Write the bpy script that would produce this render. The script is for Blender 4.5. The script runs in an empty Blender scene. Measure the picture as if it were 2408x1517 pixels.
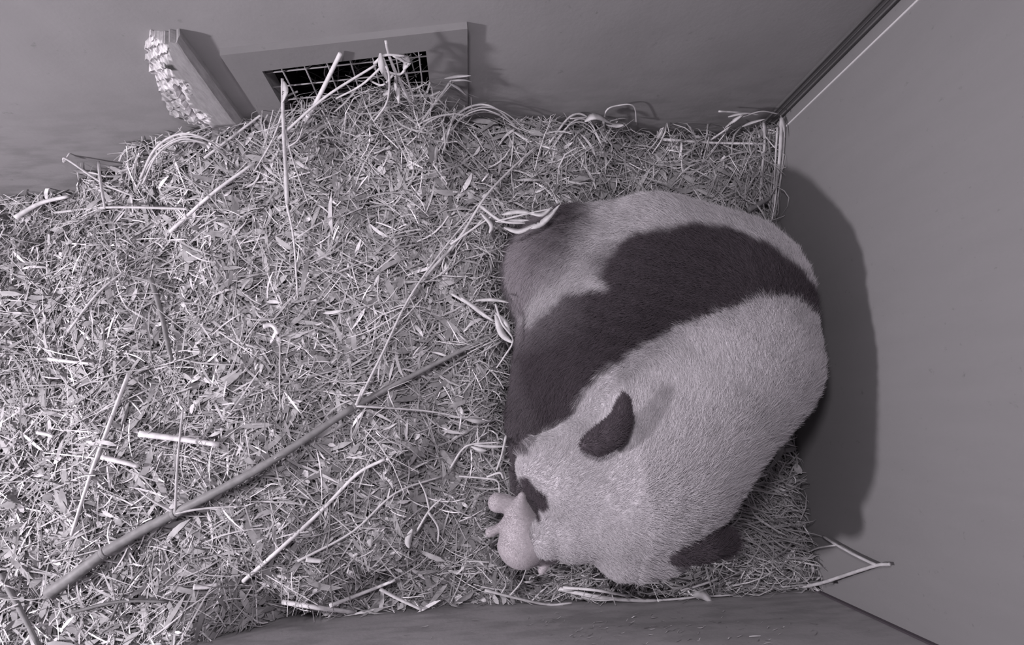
import bpy, bmesh, math, random
import numpy as np
from mathutils import Vector, Matrix
from mathutils.bvhtree import BVHTree
random.seed(7)
rng = np.random.default_rng(7)
sc = bpy.context.scene
COL = sc.collection

# ------------------------------------------------------------------ camera, light, exposure
F, H = 1300.0, 2.0
CX, CY = 1204.0, 758.5
dn = np.array([1104.0 - CX, -(1010.0 - CY), -F]); dn /= np.linalg.norm(dn)
wz = -dn
wx = np.array([1, .11, 0.]); wx -= (wx @ dn) * dn; wx /= np.linalg.norm(wx)
wy = np.cross(wz, wx)
R = np.array([wx, wy, wz])            # world = R @ camera
cd = bpy.data.cameras.new('den_camera'); cam = bpy.data.objects.new('den_camera', cd); COL.objects.link(cam)
cam.matrix_world = Matrix.Translation((0, 0, H)) @ Matrix(R.tolist()).to_4x4()
cd.sensor_width = 36; cd.lens = F / 2408 * 36; cd.clip_start = .02
sc.camera = cam
sc.view_settings.view_transform = 'Standard'; sc.view_settings.look = 'None'
sc.view_settings.gamma = 1; sc.view_settings.use_curve_mapping = False
sc.view_settings.exposure = 0.0
w = bpy.data.worlds.new('den_ambient'); sc.world = w; w.use_nodes = True
w.node_tree.nodes['Background'].inputs[0].default_value = (1, .86, 1, 1)
w.node_tree.nodes['Background'].inputs[1].default_value = .09

def lamp(name, loc, size, power, color, target):
    l = bpy.data.lights.new(name, 'AREA'); l.shape = 'DISK'; l.size = size; l.energy = power; l.color = color
    o = bpy.data.objects.new(name, l); COL.objects.link(o); o.location = loc
    o.rotation_euler = (Vector(target) - Vector(loc)).to_track_quat('-Z', 'Y').to_euler()
    o['kind'] = 'helper'
    return o
lamp('infrared_lamp', (-2.85, -.2, 1.65), .2, 92, (1, .95, 1), (.9, .05, .35))
lamp('overhead_infrared_lamp', (-.1, .42, 2.2), .25, 19, (1, .95, 1), (.3, .2, 0))

def ray(u, v): return R @ np.array([u - CX, -(v - CY), -F])
def atz(u, v, z): r = ray(u, v); return np.array([0, 0, H]) + r * ((z - H) / r[2])

# the den: back wall and front wall across, right wall a little out of square
BY = .99
RA, RB = np.array([1.232, .99]), np.array([1.12, -.665])      # right wall, from back corner to front corner
FA, FB = np.array([-3.1, -.325]), np.array([1.12, -.665])      # front wall
def onplane(u, v, p, n):
    r = ray(u, v); o = np.array([0, 0, H]); return o + r * (((np.array(p) - o) @ n) / (r @ n))
NRW = np.array([-(RA - RB)[1], (RA - RB)[0], 0.]); NRW /= np.linalg.norm(NRW)     # points to -x
NFW = np.array([-(FB - FA)[1], (FB - FA)[0], 0.]); NFW /= np.linalg.norm(NFW)     # points to +y
def onback(u, v, off=0.): return onplane(u, v, (0, BY - off, 0), np.array([0, 1., 0]))
def onright(u, v, off=0.): return onplane(u, v, np.array([*RA, 0]) + NRW * off, NRW)
def onfront(u, v, off=0.): return onplane(u, v, np.array([*FB, 0]) + NFW * off, NFW)

# ------------------------------------------------------------------ materials
def mat(name, col, rough=.7, spec=.2):
    m = bpy.data.materials.new(name); m.use_nodes = True
    b = m.node_tree.nodes['Principled BSDF']
    b.inputs['Base Color'].default_value = (*col, 1); b.inputs['Roughness'].default_value = rough
    b.inputs['Specular IOR Level'].default_value = spec
    return m, m.node_tree, b
def N(t, kind, **kw):
    n = t.nodes.new(kind)
    for k, v in kw.items(): setattr(n, k, v)
    return n
def ramp(t, src, stops):
    r = N(t, 'ShaderNodeValToRGB'); e = r.color_ramp.elements
    while len(e) < len(stops): e.new(.5)
    for x, (p, c) in zip(e, stops): x.position = p; x.color = (c, c, c, 1) if not hasattr(c, '__len__') else (*c, 1)
    t.links.new(src, r.inputs[0]); return r
def noise(t, scale, detail=4, stretch=(1, 1, 1), rough=.55):
    tc = N(t, 'ShaderNodeTexCoord'); mp = N(t, 'ShaderNodeMapping'); mp.inputs['Scale'].default_value = stretch
    n = N(t, 'ShaderNodeTexNoise'); n.inputs['Scale'].default_value = scale; n.inputs['Detail'].default_value = detail
    n.inputs['Roughness'].default_value = rough
    t.links.new(tc.outputs['Object'], mp.inputs[0]); t.links.new(mp.outputs[0], n.inputs['Vector']); return n.outputs['Fac']
def mul(t, a, b, fac=1.):
    m = N(t, 'ShaderNodeMix', data_type='RGBA', blend_type='MULTIPLY'); m.inputs[0].default_value = fac
    t.links.new(a, m.inputs[6]); t.links.new(b, m.inputs[7]); return m.outputs[2]
def wallmat(name, base, stretch=(1, 1, 1), scuffs=False, lo=.92):
    m, t, b = mat(name, (base, base * .965, base), .62, .25)
    rgb = N(t, 'ShaderNodeRGB'); rgb.outputs[0].default_value = (base, base * .965, base, 1)
    c = mul(t, rgb.outputs[0], ramp(t, noise(t, 5, 5, stretch), [(.3, lo), (.7, 1.05 if lo < .95 else 1.02)]).outputs[0])
    c = mul(t, c, ramp(t, noise(t, 34, 6, (1, 1, 1), .7), [(.27, .72), (.36, 1.)]).outputs[0])
    if scuffs:
        tc = N(t, 'ShaderNodeTexCoord'); sp = N(t, 'ShaderNodeSeparateXYZ'); t.links.new(tc.outputs['Object'], sp.inputs[0])
        zr = ramp(t, sp.outputs['Z'], [(.25, 0.), (.62, 1.)])           # smears low on the wall
        sm = ramp(t, noise(t, 6, 5, (1., 1, 3.2)), [(.40, .78), (.56, 1.)])
        mx = N(t, 'ShaderNodeMix', data_type='RGBA'); t.links.new(zr.outputs[0], mx.inputs[0])
        t.links.new(sm.outputs[0], mx.inputs[6]); mx.inputs[7].default_value = (1, 1, 1, 1)
        c = mul(t, c, mx.outputs[2])
    t.links.new(c, b.inputs['Base Color'])
    bp = N(t, 'ShaderNodeBump'); bp.inputs['Strength'].default_value = .06; bp.inputs['Distance'].default_value = .01
    t.links.new(noise(t, 60, 4), bp.inputs['Height']); t.links.new(bp.outputs[0], b.inputs['Normal'])
    return m
M_back = wallmat('painted_wall_back', .25, (1, 1, 1), True)
M_right = wallmat('painted_wall_right', .212, (4, 4, .8), False, .975)
M_front = wallmat('painted_wall_front', .45, (1, 1, 1), True)
M_floor = wallmat('worn_floor', .16)
M_frame = wallmat('painted_metal', .19)
M_strip = wallmat('dull_metal_strip', .17, (6, 6, .4), False, .5)
M_seal = mat('pale_sealant', (.6, .58, .6), .6)[0]
M_seam = mat('dark_joint', (.07, .06, .07), .8)[0]
M_duct = mat('dark_duct', (.035, .03, .035), .9)[0]
M_wire = mat('galvanised_wire', (.24, .23, .24), .5, .4)[0]

def islandmat(name, stops, rough=.6, spec=.3, transl=0.):
    m, t, b = mat(name, (.5, .5, .5), rough, spec)
    g = N(t, 'ShaderNodeNewGeometry')
    r = ramp(t, g.outputs['Random Per Island'], stops)
    c = mul(t, r.outputs[0], ramp(t, noise(t, 40, 3), [(.3, .75), (.7, 1.1)]).outputs[0])
    tint = N(t, 'ShaderNodeRGB'); tint.outputs[0].default_value = (1, .965, 1, 1)
    c = mul(t, c, tint.outputs[0])
    t.links.new(c, b.inputs['Base Color'])
    return m
M_straw = islandmat('dry_straw', [(0, .27), (.35, .34), (.75, .42), (.93, .54), (1, .76)])
M_pale = islandmat('pale_stalk', [(0, .42), (1, .62)])
M_bright = islandmat('bright_straw', [(0, .5), (1, .85)])
M_leaf = islandmat('grey_leaf', [(0, .26), (1, .40)])
M_mid = islandmat('grey_bamboo', [(0, .20), (1, .25)])
M_dark = islandmat('dark_twig', [(0, .12), (1, .16)])
M_under = mat('matted_straw_below', (.2, .19, .2), .9)[0]

def woodmat():
    m, t, b = mat('gnawed_wood', (.5, .5, .5), .75)
    at = N(t, 'ShaderNodeVertexColor', layer_name='Col')
    c = mul(t, at.outputs[0], ramp(t, noise(t, 30, 6, (3, 3, .7), .7), [(.3, .7), (.7, 1.1)]).outputs[0])
    t.links.new(c, b.inputs['Base Color']); return m
M_wood = woodmat()

# ------------------------------------------------------------------ object helpers
def link(name, me, m=None, parent=None, **props):
    o = bpy.data.objects.new(name, me); COL.objects.link(o)
    if m: me.materials.append(m)
    if parent: o.parent = parent
    for k, v in props.items(): o[k] = v
    return o
def meshobj(name, V, Fc, m, parent=None, smooth=False, **props):
    me = bpy.data.meshes.new(name); me.from_pydata([tuple(map(float, v)) for v in V], [], Fc); me.validate()
    if smooth: me.polygons.foreach_set('use_smooth', [True] * len(me.polygons))
    me.update()
    return link(name, me, m, parent, **props)
class MB:
    def __init__(s): s.V = []; s.F = []
    def hexa(s, bot, top):            # two quads, same winding
        n = len(s.V); s.V += list(bot) + list(top)
        s.F += [(n+3, n+2, n+1, n), (n+4, n+5, n+6, n+7)] + [(n+i, n+(i+1) % 4, n+4+(i+1) % 4, n+4+i) for i in range(4)]
    def box(s, a, b):
        (x0, y0, z0), (x1, y1, z1) = a, b
        s.hexa([(x0, y0, z0), (x1, y0, z0), (x1, y1, z0), (x0, y1, z0)], [(x0, y0, z1), (x1, y0, z1), (x1, y1, z1), (x0, y1, z1)])
    def tube(s, P, rad, k=7, caps=True):
        P = [np.array(p, float) for p in P]; n = len(s.V); rad = list(rad) if hasattr(rad, '__len__') else [rad] * len(P)
        up = None
        for i, p in enumerate(P):
            t = P[min(i+1, len(P)-1)] - P[max(i-1, 0)]; t /= np.linalg.norm(t) + 1e-9
            if up is None: up = np.cross(t, [0, 0, 1.]) if abs(t[2]) < .9 else np.cross(t, [1., 0, 0])
            up = up - (up @ t) * t; up /= np.linalg.norm(up) + 1e-9; sd = np.cross(t, up)
            for j in range(k):
                a = 2 * math.pi * j / k; s.V.append(p + rad[i] * (math.cos(a) * up + math.sin(a) * sd))
        for i in range(len(P) - 1):
            for j in range(k):
                a, b2 = n + i*k + j, n + i*k + (j+1) % k; s.F.append((a, b2, b2 + k, a + k))
        if caps: s.F.append(tuple(range(n + k - 1, n - 1, -1))); e = n + (len(P)-1)*k; s.F.append(tuple(range(e, e + k)))
    def build(s, name, m, parent=None, smooth=False, **p): return meshobj(name, s.V, s.F, m, parent, smooth, **p)
def catmull(P, n=8):
    P = [np.array(p, float) for p in P]
    if len(P) == 2: return [P[0] + (P[1]-P[0]) * i / n for i in range(n + 1)]
    Q = [2*P[0]-P[1]] + P + [2*P[-1]-P[-2]]; out = []
    for i in range(1, len(Q) - 2):
        a, b, c, d = Q[i-1:i+3]
        for j in range(n):
            t = j / n; out.append(.5 * ((2*b) + (c-a)*t + (2*a-5*b+4*c-d)*t*t + (3*b-a-3*c+d)*t**3))
    out.append(P[-1]); return out

# ------------------------------------------------------------------ room shell
WT = 1.75                                                # wall height
def wallslab(name, A, B, n, m):
    mb = MB(); A3, B3 = np.array([*A, -.02]), np.array([*B, -.02]); o = -n * .05; up = np.array([0, 0, WT + .02])
    mb.hexa([A3, B3, B3 + o, A3 + o], [A3 + up, B3 + up, B3 + o + up, A3 + o + up]); return mb.build(name, m, kind='structure')
mb = MB(); mb.box((-3.15, -.85, -.05), (1.4, 1.15, 0)); mb.build('floor', M_floor, kind='structure')
wallslab('wall_right', RA + (RA-RB)*.02, RB - (RA-RB)*.02, NRW, M_right)
wallslab('wall_front', FA, FB, NFW, M_front)
wallslab('wall_left', np.array([-3.1, -.34]), np.array([-3.1, 1.0]), np.array([1., 0, 0]), M_right)
# back wall around its opening
hx0, hx1, hz0 = -.45, -.022, .30
hzL, hzR = .665, .715
mb = MB(); y0, y1 = BY, BY + .05
def bslab(p):                                            # p: four (x, z) going round
    mb.hexa([(x, y0, z) for x, z in p], [(x, y1, z) for x, z in p])
bslab([(-3.15, -.02), (hx0, -.02), (hx0, WT), (-3.15, WT)])
bslab([(hx1, -.02), (1.26, -.02), (1.26, WT), (hx1, WT)])
bslab([(hx0, -.02), (hx1, -.02), (hx1, hz0), (hx0, hz0)])
bslab([(hx0, hzL), (hx1, hzR), (hx1, WT), (hx0, WT)])
mb.build('wall_back', M_back, kind='structure')
# corner angle strip between back and right wall and its pale sealant line
mb = MB(); c = np.array([RA[0] - .004, BY, 0])
mb.box((c[0] - .058, BY - .006, .02), (c[0], BY, WT)); mb.box((c[0] - .058, BY - .009, .02), (c[0] - .054, BY - .006, WT))
mb.box((c[0] - .016, BY - .010, .02), (c[0] - .012, BY - .006, WT)); mb.box((c[0] - .036, BY - .008, .02), (c[0] - .034, BY - .006, WT))
mb.build('trim_1', M_strip, kind='structure')
def rpt(s, z, off=0.):                                   # s metres from the back corner along the right wall
    d = (RB - RA) / np.linalg.norm(RB - RA); p = RA + d * s; return np.array([p[0], p[1], z]) + NRW * off
mb = MB(); mb.hexa([rpt(.045, .02), rpt(.050, .02), rpt(.050, .02, .003), rpt(.045, .02, .003)], [rpt(.045, WT), rpt(.050, WT), rpt(.050, WT, .003), rpt(.045, WT, .003)])
mb.build('trim_2', M_seal, kind='structure')
mb = MB(); c = np.array([*RB, 0.])
mb.hexa([c + [-.007, .0, 0], c + [0.002, -.0, 0], c + [0.002, .009, 0], c + [-.007, .006, 0]], [c + [-.007, .0, WT], c + [.002, 0, WT], c + [.002, .009, WT], c + [-.007, .006, WT]])
mb.build('trim_3', M_seam, kind='structure')

# ------------------------------------------------------------------ hatch frame with wire mesh over the opening
hatch = link('hatch_frame', None, label='grey flat-framed wire mesh hatch on the back wall, straw piled against it', category='hatch')
hatch.location = (-.22, BY, .2)
def H_(v): return [np.array(p, float) - [-.22, BY, .2] for p in v]
ox0, ox1, oz0, ozL, ozR = -.527, .086, .15, .733, .79
yf, th = BY, .020
mb = MB()
def fslab(p, ya, yb): mb.hexa(H_([(x, ya, z) for x, z in p]), H_([(x, yb, z) for x, z in p]))
fslab([(ox0, ozL), (ox0, oz0), (hx0, oz0), (hx0, hzL)], yf, yf - th)
fslab([(hx1, hzR), (hx1, oz0), (ox1, oz0), (ox1, ozR)], yf, yf - th)
fslab([(ox0, ozL), (hx0, hzL), (hx1, hzR), (ox1, ozR)], yf, yf - th)
fslab([(hx0, hz0), (hx0, oz0), (hx1, oz0), (hx1, hz0)], yf, yf - th)
fo = mb.build('frame', M_frame, hatch)
mb = MB()
for i in range(7):
    x = hx0 + .045 + i * .06
    mb.tube(H_([(x, BY - .012, hz0 - .01), (x + .004, BY - .012, .74)]), .0022, 6)
for i in range(8):
    z = hz0 + .03 + i * .062
    if z < .68: mb.tube(H_([(hx0 - .01, BY - .008, z), (hx1 + .01, BY - .008, z + .04)]), .0022, 6)
mb.build('wire_mesh', M_wire, hatch, True)
mb = MB(); d0, d1 = BY + .045, BY + .5
for a, b in [((hx0 - .03, d0, .25), (hx0, d1, .75)), ((hx1, d0, .25), (hx1 + .03, d1, .75)), ((hx0, d0, .25), (hx1, d1, .29)), ((hx0, d0, .72), (hx1, d1, .75)), ((hx0, d1, .25), (hx1, d1 + .02, .75))]:
    mb.box(H_([a])[0], H_([b])[0])
mb.build('duct', M_duct, hatch)

# ------------------------------------------------------------------ bedding surface
ctl = []
for u, v in [(0, 485), (150, 462), (250, 410), (350, 345), (450, 318), (560, 290)]:
    p = onback(u, v, .02); ctl.append((p[0], p[1], max(p[2], 0.02)))
for u, v, z in [(700, 290, .40), (850, 260, .44), (1000, 240, .46), (1110, 300, .33)]:
    p = onback(u, v, .08); ctl.append((p[0], p[1], z))
for u, v in [(1250, 290), (1400, 300), (1550, 322), (1700, 328), (1850, 300)]:
    p = onback(u, v, .02); ctl.append((p[0], p[1], max(p[2], .1)))
for u, v in [(450, 1517), (560, 1475), (700, 1440), (900, 1432), (1100, 1418), (1300, 1405), (1500, 1400), (1700, 1392), (1850, 1378)]:
    p = onfront(u, v, .01); ctl.append((p[0], p[1], min(max(p[2], .02), .30)))
for u, v, z in [(1815, 520, .2), (1840, 800, .06), (1830, 1120, .07), (1880, 1300, .09), (60, 1400, .2), (60, 1000, .22), (60, 700, .14), (300, 1300, .22), (300, 1000, .27), (300, 700, .26),
                (300, 520, .2), (600, 1250, .24), (600, 1000, .29), (600, 700, .31), (600, 450, .33), (800, 380, .37), (900, 1250, .18), (900, 1000, .26), (900, 700, .3), (900, 500, .33),
                (1080, 560, .29), (1080, 750, .25), (1060, 950, .20), (1080, 1150, .13), (1100, 1300, .10), (1250, 420, .27), (1500, 390, .2), (1700, 420, .2), (1250, 700, .05), (1260, 950, .04),
                (1500, 600, .04), (1500, 1000, .03), (1700, 800, .03), (1500, 1250, .05), (1700, 1150, .06), (1250, 1250, .07), (1400, 1360, .08), (1700, 1300, .09), (700, 1380, .2), (-200, 900, .18), (-200, 1300, .18), (-300, 600, .1)]:
    p = atz(u, v, z); ctl.append((p[0], p[1], z))
for u, v in [(1812, 540), (1842, 1200), (1890, 1285), (1925, 1345)]:
    p = onright(u, v, .01); ctl.append((p[0], p[1], max(p[2], .03)))
ctl = np.array(ctl)
def hgt(x, y):
    x = np.asarray(x, float); y = np.asarray(y, float)
    d2 = (x[..., None] - ctl[:, 0])**2 + (y[..., None] - ctl[:, 1])**2 + .004
    wgt = d2 ** -2.0
    return (wgt * ctl[:, 2]).sum(-1) / wgt.sum(-1)
def surf(u, v, lift=0.):                                  # point of the bedding seen at (u, v), raised by lift
    z = .2
    for _ in range(12): p = atz(u, v, z); z = .5 * z + .5 * (float(hgt(p[0], p[1])) + lift)
    return atz(u, v, z)
def xright(y): return RA[0] + (RB[0] - RA[0]) * (RA[1] - y) / (RA[1] - RB[1])
def yfront(x): return FA[1] + (FB[1] - FA[1]) * (x - FA[0]) / (FB[0] - FA[0])
nx, ny = 150, 80
gy, gx = np.meshgrid(np.linspace(0, 1, ny), np.linspace(0, 1, nx), indexing='ij')
X = -2.25 + gx * (xright(.2) + 2.25); Yf = yfront(X) + .004; Y = Yf + gy * (BY - .004 - Yf); X = -2.25 + gx * (xright(Y) - .006 + 2.25)
Z = np.maximum(hgt(X, Y) - .035 + .012 * np.sin(X * 37 + 3 * np.sin(Y * 23)) * np.sin(Y * 31), .004)
Z = np.where(X < -1.75, Z * .9, Z)
V = np.stack([X, Y, Z], -1).reshape(-1, 3)
Fc = [(j*nx+i, j*nx+i+1, (j+1)*nx+i+1, (j+1)*nx+i) for j in range(ny-1) for i in range(nx-1)]
bed = meshobj('straw_bedding', V, Fc, M_under, None, True, kind='stuff', label='deep bed of loose dry straw and bamboo leaves covering the den floor', category='straw')

def blades(P, D, L, W_, up, bend, rows=4, leaf=None, twist=None):
    """flat blades: P root centre, D unit direction, L length, W_ half width, up normal-ish, bend sideways/vertical"""
    n = len(P); S = np.cross(D, up); S /= np.linalg.norm(S, axis=1, keepdims=True) + 1e-9
    U = np.cross(S, D); tt = np.linspace(-.5, .5, rows + 1); out = np.zeros((n, rows + 1, 2, 3))
    for i, t in enumerate(tt):
        c = P + D * (L * t)[:, None] + U * (bend[:, 0] * L * (.25 - t*t))[:, None] + S * (bend[:, 1] * L * (.25 - t*t))[:, None]
        f = np.ones(n) * (1 - .35 * abs(2*t))
        if leaf is not None: f = np.where(leaf, np.sqrt(max(0, 1 - (2*t)**2)) * .98 + .05, f)
        a = (twist * t)[:, None] if twist is not None else 0
        w_ = (S * np.cos(a) + U * np.sin(a)) * (W_ * f)[:, None]
        out[:, i, 0] = c - w_; out[:, i, 1] = c + w_
    return out
def strips_to_mesh(name, out, m, parent=None, **props):
    n, r = out.shape[:2]; V = out.reshape(-1, 3); r -= 1
    base = (np.arange(n) * (r + 1) * 2)[:, None] + (np.arange(r) * 2)[None, :]
    Q = np.stack([base, base + 1, base + 3, base + 2], -1).reshape(-1, 4)
    me = bpy.data.meshes.new(name); me.vertices.add(len(V)); me.vertices.foreach_set('co', V.astype(np.float32).ravel())
    me.loops.add(Q.size); me.loops.foreach_set('vertex_index', Q.astype(np.int32).ravel())
    me.polygons.add(len(Q)); me.polygons.foreach_set('loop_start', np.arange(0, Q.size, 4, dtype=np.int32))
    me.update(calc_edges=True)
    return link(name, me, m, parent, **props)
def scatter(n, xr, yr, keep=None):
    x = rng.uniform(*xr, n); y = rng.uniform(*yr, n)
    k = (x < xright(y) - .012) & (y > yfront(x) + .012) & (y < BY - .012)
    if keep is not None: k &= keep(x, y)
    return x[k], y[k]
def clampwalls(out):
    x, y, z = out[..., 0], out[..., 1], out[..., 2]
    out[..., 1] = np.minimum(y, BY - .004); out[..., 1] = np.maximum(out[..., 1], yfront(x) + .004)
    out[..., 0] = np.minimum(x, xright(out[..., 1]) - .004); out[..., 2] = np.maximum(z, .003)
    return out
def straw(n, xr, yr, depth, lift, lmin, lmax, wmin, wmax, tilt, leaffrac, keep=None, seedrot=None):
    x, y = scatter(n, xr, yr, keep); n = len(x)
    th = rng.uniform(0, 2*math.pi, n) if seedrot is None else rng.normal(seedrot, .5, n)
    ti = rng.normal(0, tilt, n)
    e = .02; hx = (hgt(x+e, y) - hgt(x-e, y)) / (2*e); hy = (hgt(x, y+e) - hgt(x, y-e)) / (2*e)
    nrm = np.stack([-hx, -hy, np.ones(n)], -1); nrm /= np.linalg.norm(nrm, axis=1, keepdims=True)
    D = np.stack([np.cos(th), np.sin(th), np.cos(th)*hx + np.sin(th)*hy + np.tan(np.clip(ti, -1.1, 1.1))], -1); D /= np.linalg.norm(D, axis=1, keepdims=True)
    up = nrm + rng.normal(0, .28, (n, 3)); up /= np.linalg.norm(up, axis=1, keepdims=True)
    L = lmin + (lmax - lmin) * rng.beta(1.3, 2.6, n); leaf = rng.random(n) < leaffrac
    Wd = rng.uniform(wmin, wmax, n) * np.where(leaf, 2.3, 1.); L = np.where(leaf, L * .75, L)
    z = hgt(x, y) - depth * rng.beta(1., 1.6, n) + lift * rng.random(n)
    z += .012 * (np.sin(x*41 + 2*np.sin(y*19)) * np.sin(y*37 + 1.5*np.sin(x*23)) - .3)
    P = np.stack([x, y, z], -1)
    return blades(P, D, L, Wd, up, rng.normal(0, [.22, .22], (n, 2)), 4, leaf, rng.normal(0, .9, n))
pc = atz(1500, 850, .1)
def outside_panda(x, y): return ((x - pc[0]) / .36)**2 + ((y - pc[1]) / .45)**2 > 1
parts_ = [straw(46000, (-1.95, 1.23), (-.66, .99), .055, .018, .03, .19, .0012, .0036, .24, .2, outside_panda),
          straw(7000, (-1.95, 1.23), (-.66, .99), .02, .03, .10, .34, .0011, .0024, .2, .05, outside_panda),
          straw(9000, (-1.95, 1.23), (-.66, .99), .03, .02, .02, .07, .003, .006, .5, .6, outside_panda)]
brt = clampwalls(straw(3600, (-1.95, 1.23), (-.66, .99), .0, .035, .02, .18, .0010, .0026, .25, .25, outside_panda))
strips_to_mesh('bright_straw', brt, M_bright, bed, kind='stuff')
lvs = clampwalls(straw(2200, (-1.95, 1.23), (-.66, .99), .02, .03, .08, .20, .0026, .0042, .22, .9, outside_panda))
strips_to_mesh('dry_leaves', lvs, M_leaf, bed, kind='stuff')
big = np.concatenate(parts_); clampwalls(big)
strips_to_mesh('straw_blades', big, M_straw, bed, kind='stuff')

# ------------------------------------------------------------------ signed distance modelling of the animals
def sdf_chain(chains, lo, hi, step, k):
    """chains: (points Nx3, radii N, k) ; union by smooth minimum; returns quads mesh by surface nets"""
    ax = [np.arange(lo[i], hi[i] + step, step) for i in range(3)]
    G = np.stack(np.meshgrid(*ax, indexing='ij'), -1).astype(np.float32)
    acc = None
    for pts, rad, sq, kk in chains:
        best = None
        segs = [(pts[i], pts[i+1], rad[i], rad[i+1]) for i in range(len(pts)-1)] or [(pts[0], pts[0] + 1e-4, rad[0], rad[0])]
        for a, b, ra, rb in segs:
            a, b = np.array(a, np.float32), np.array(b, np.float32); ab = b - a
            h = np.clip(((G - a) @ ab) / (ab @ ab), 0, 1)
            d = G - a - h[..., None] * ab
            d[..., 2] *= sq                                 # squash in height
            d = np.sqrt((d * d).sum(-1)) - (ra + (rb - ra) * h)
            best = d if best is None else np.minimum(best, d)
        if acc is None: acc = best
        else:
            hh = np.clip(.5 + .5 * (acc - best) / kk, 0, 1); acc = acc * (1 - hh) + best * hh - kk * hh * (1 - hh)
    S = acc; ins = S < 0
    nx, ny, nz = [s - 1 for s in S.shape]
    cnt = np.zeros((nx, ny, nz)); pos = np.zeros((nx, ny, nz, 3))
    cor = [(i, j, k_) for i in (0, 1) for j in (0, 1) for k_ in (0, 1)]
    for c0 in cor:
        for a in range(3):
            if c0[a]: continue
            c1 = list(c0); c1[a] = 1
            s0 = S[c0[0]:c0[0]+nx, c0[1]:c0[1]+ny, c0[2]:c0[2]+nz]; s1 = S[c1[0]:c1[0]+nx, c1[1]:c1[1]+ny, c1[2]:c1[2]+nz]
            cr = (s0 < 0) != (s1 < 0); t = np.where(cr, s0 / np.where(cr, s0 - s1, 1), 0)
            for q in range(3): pos[..., q] += cr * (c0[q] + (t if q == a else 0))
            cnt += cr
    act = cnt > 0; idx = -np.ones((nx, ny, nz), int); idx[act] = np.arange(act.sum())
    I = np.argwhere(act); V = (I + pos[act] / cnt[act][:, None]) * step + np.array(lo)
    Fq = []
    for a in range(3):
        b, c = (a+1) % 3, (a+2) % 3
        sl0 = [slice(1, S.shape[q]-1) for q in range(3)]; sl0[a] = slice(0, S.shape[a]-1); sl1 = list(sl0); sl1[a] = slice(1, S.shape[a])
        i0, i1 = ins[tuple(sl0)], ins[tuple(sl1)]; e = np.argwhere(i0 != i1); flip = i0[i0 != i1]
        off = np.array([1, 1, 1]); off[a] = 0; e = e + off
        def cell(db, dc): q = e.copy(); q[:, b] -= db; q[:, c] -= dc; return idx[q[:, 0], q[:, 1], q[:, 2]]
        q = np.stack([cell(1, 1), cell(0, 1), cell(0, 0), cell(1, 0)], -1)
        q[~flip] = q[~flip][:, ::-1]; Fq.append(q)
    return V, np.concatenate(Fq)
def C(*pts, sq=1., k=.06):                                # chain from (u, v, z, radius in px) tuples
    return ([atz(u, v, z) for u, v, z, r in pts], [r * (H - z) / F for u, v, z, r in pts], sq, k)

def inpoly(P, x, y):
    ins = np.zeros(len(x), bool); n = len(P); dmin = np.full(len(x), 9.)
    for i in range(n):
        (x0, y0), (x1, y1) = P[i], P[(i+1) % n]
        cr = ((y0 > y) != (y1 > y)); with_ = (x1-x0) * (y-y0) / ((y1-y0) if y1 != y0 else 1e-9) + x0
        ins ^= cr & (x < with_)
        dx, dy = x1-x0, y1-y0; t = np.clip(((x-x0)*dx + (y-y0)*dy) / (dx*dx+dy*dy+1e-12), 0, 1)
        dmin = np.minimum(dmin, np.hypot(x-x0-t*dx, y-y0-t*dy))
    return np.where(ins, dmin, -dmin)                    # signed, inside positive

def body_mesh(name, chains, lo, hi, step, smooth_it=2):
    V, Q = sdf_chain(chains, lo, hi, step, .05)
    me = bpy.data.meshes.new(name); me.from_pydata(V.tolist(), [], Q.tolist()); me.validate(); me.update()
    bm = bmesh.new(); bm.from_mesh(me)
    for _ in range(smooth_it): bmesh.ops.smooth_vert(bm, verts=bm.verts, factor=.5, use_axis_x=True, use_axis_y=True, use_axis_z=True)
    bmesh.ops.recalc_face_normals(bm, faces=bm.faces)
    bm.to_mesh(me); bm.free()
    me.polygons.foreach_set('use_smooth', [True] * len(me.polygons)); me.update(); return me

def furmat(name, rough=.75):
    m, t, b = mat(name, (.5, .5, .5), rough, .12)
    at = N(t, 'ShaderNodeAttribute', attribute_name='Col'); t.links.new(at.outputs['Color'], b.inputs['Base Color']); return m
M_fur = furmat('fur')

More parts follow.
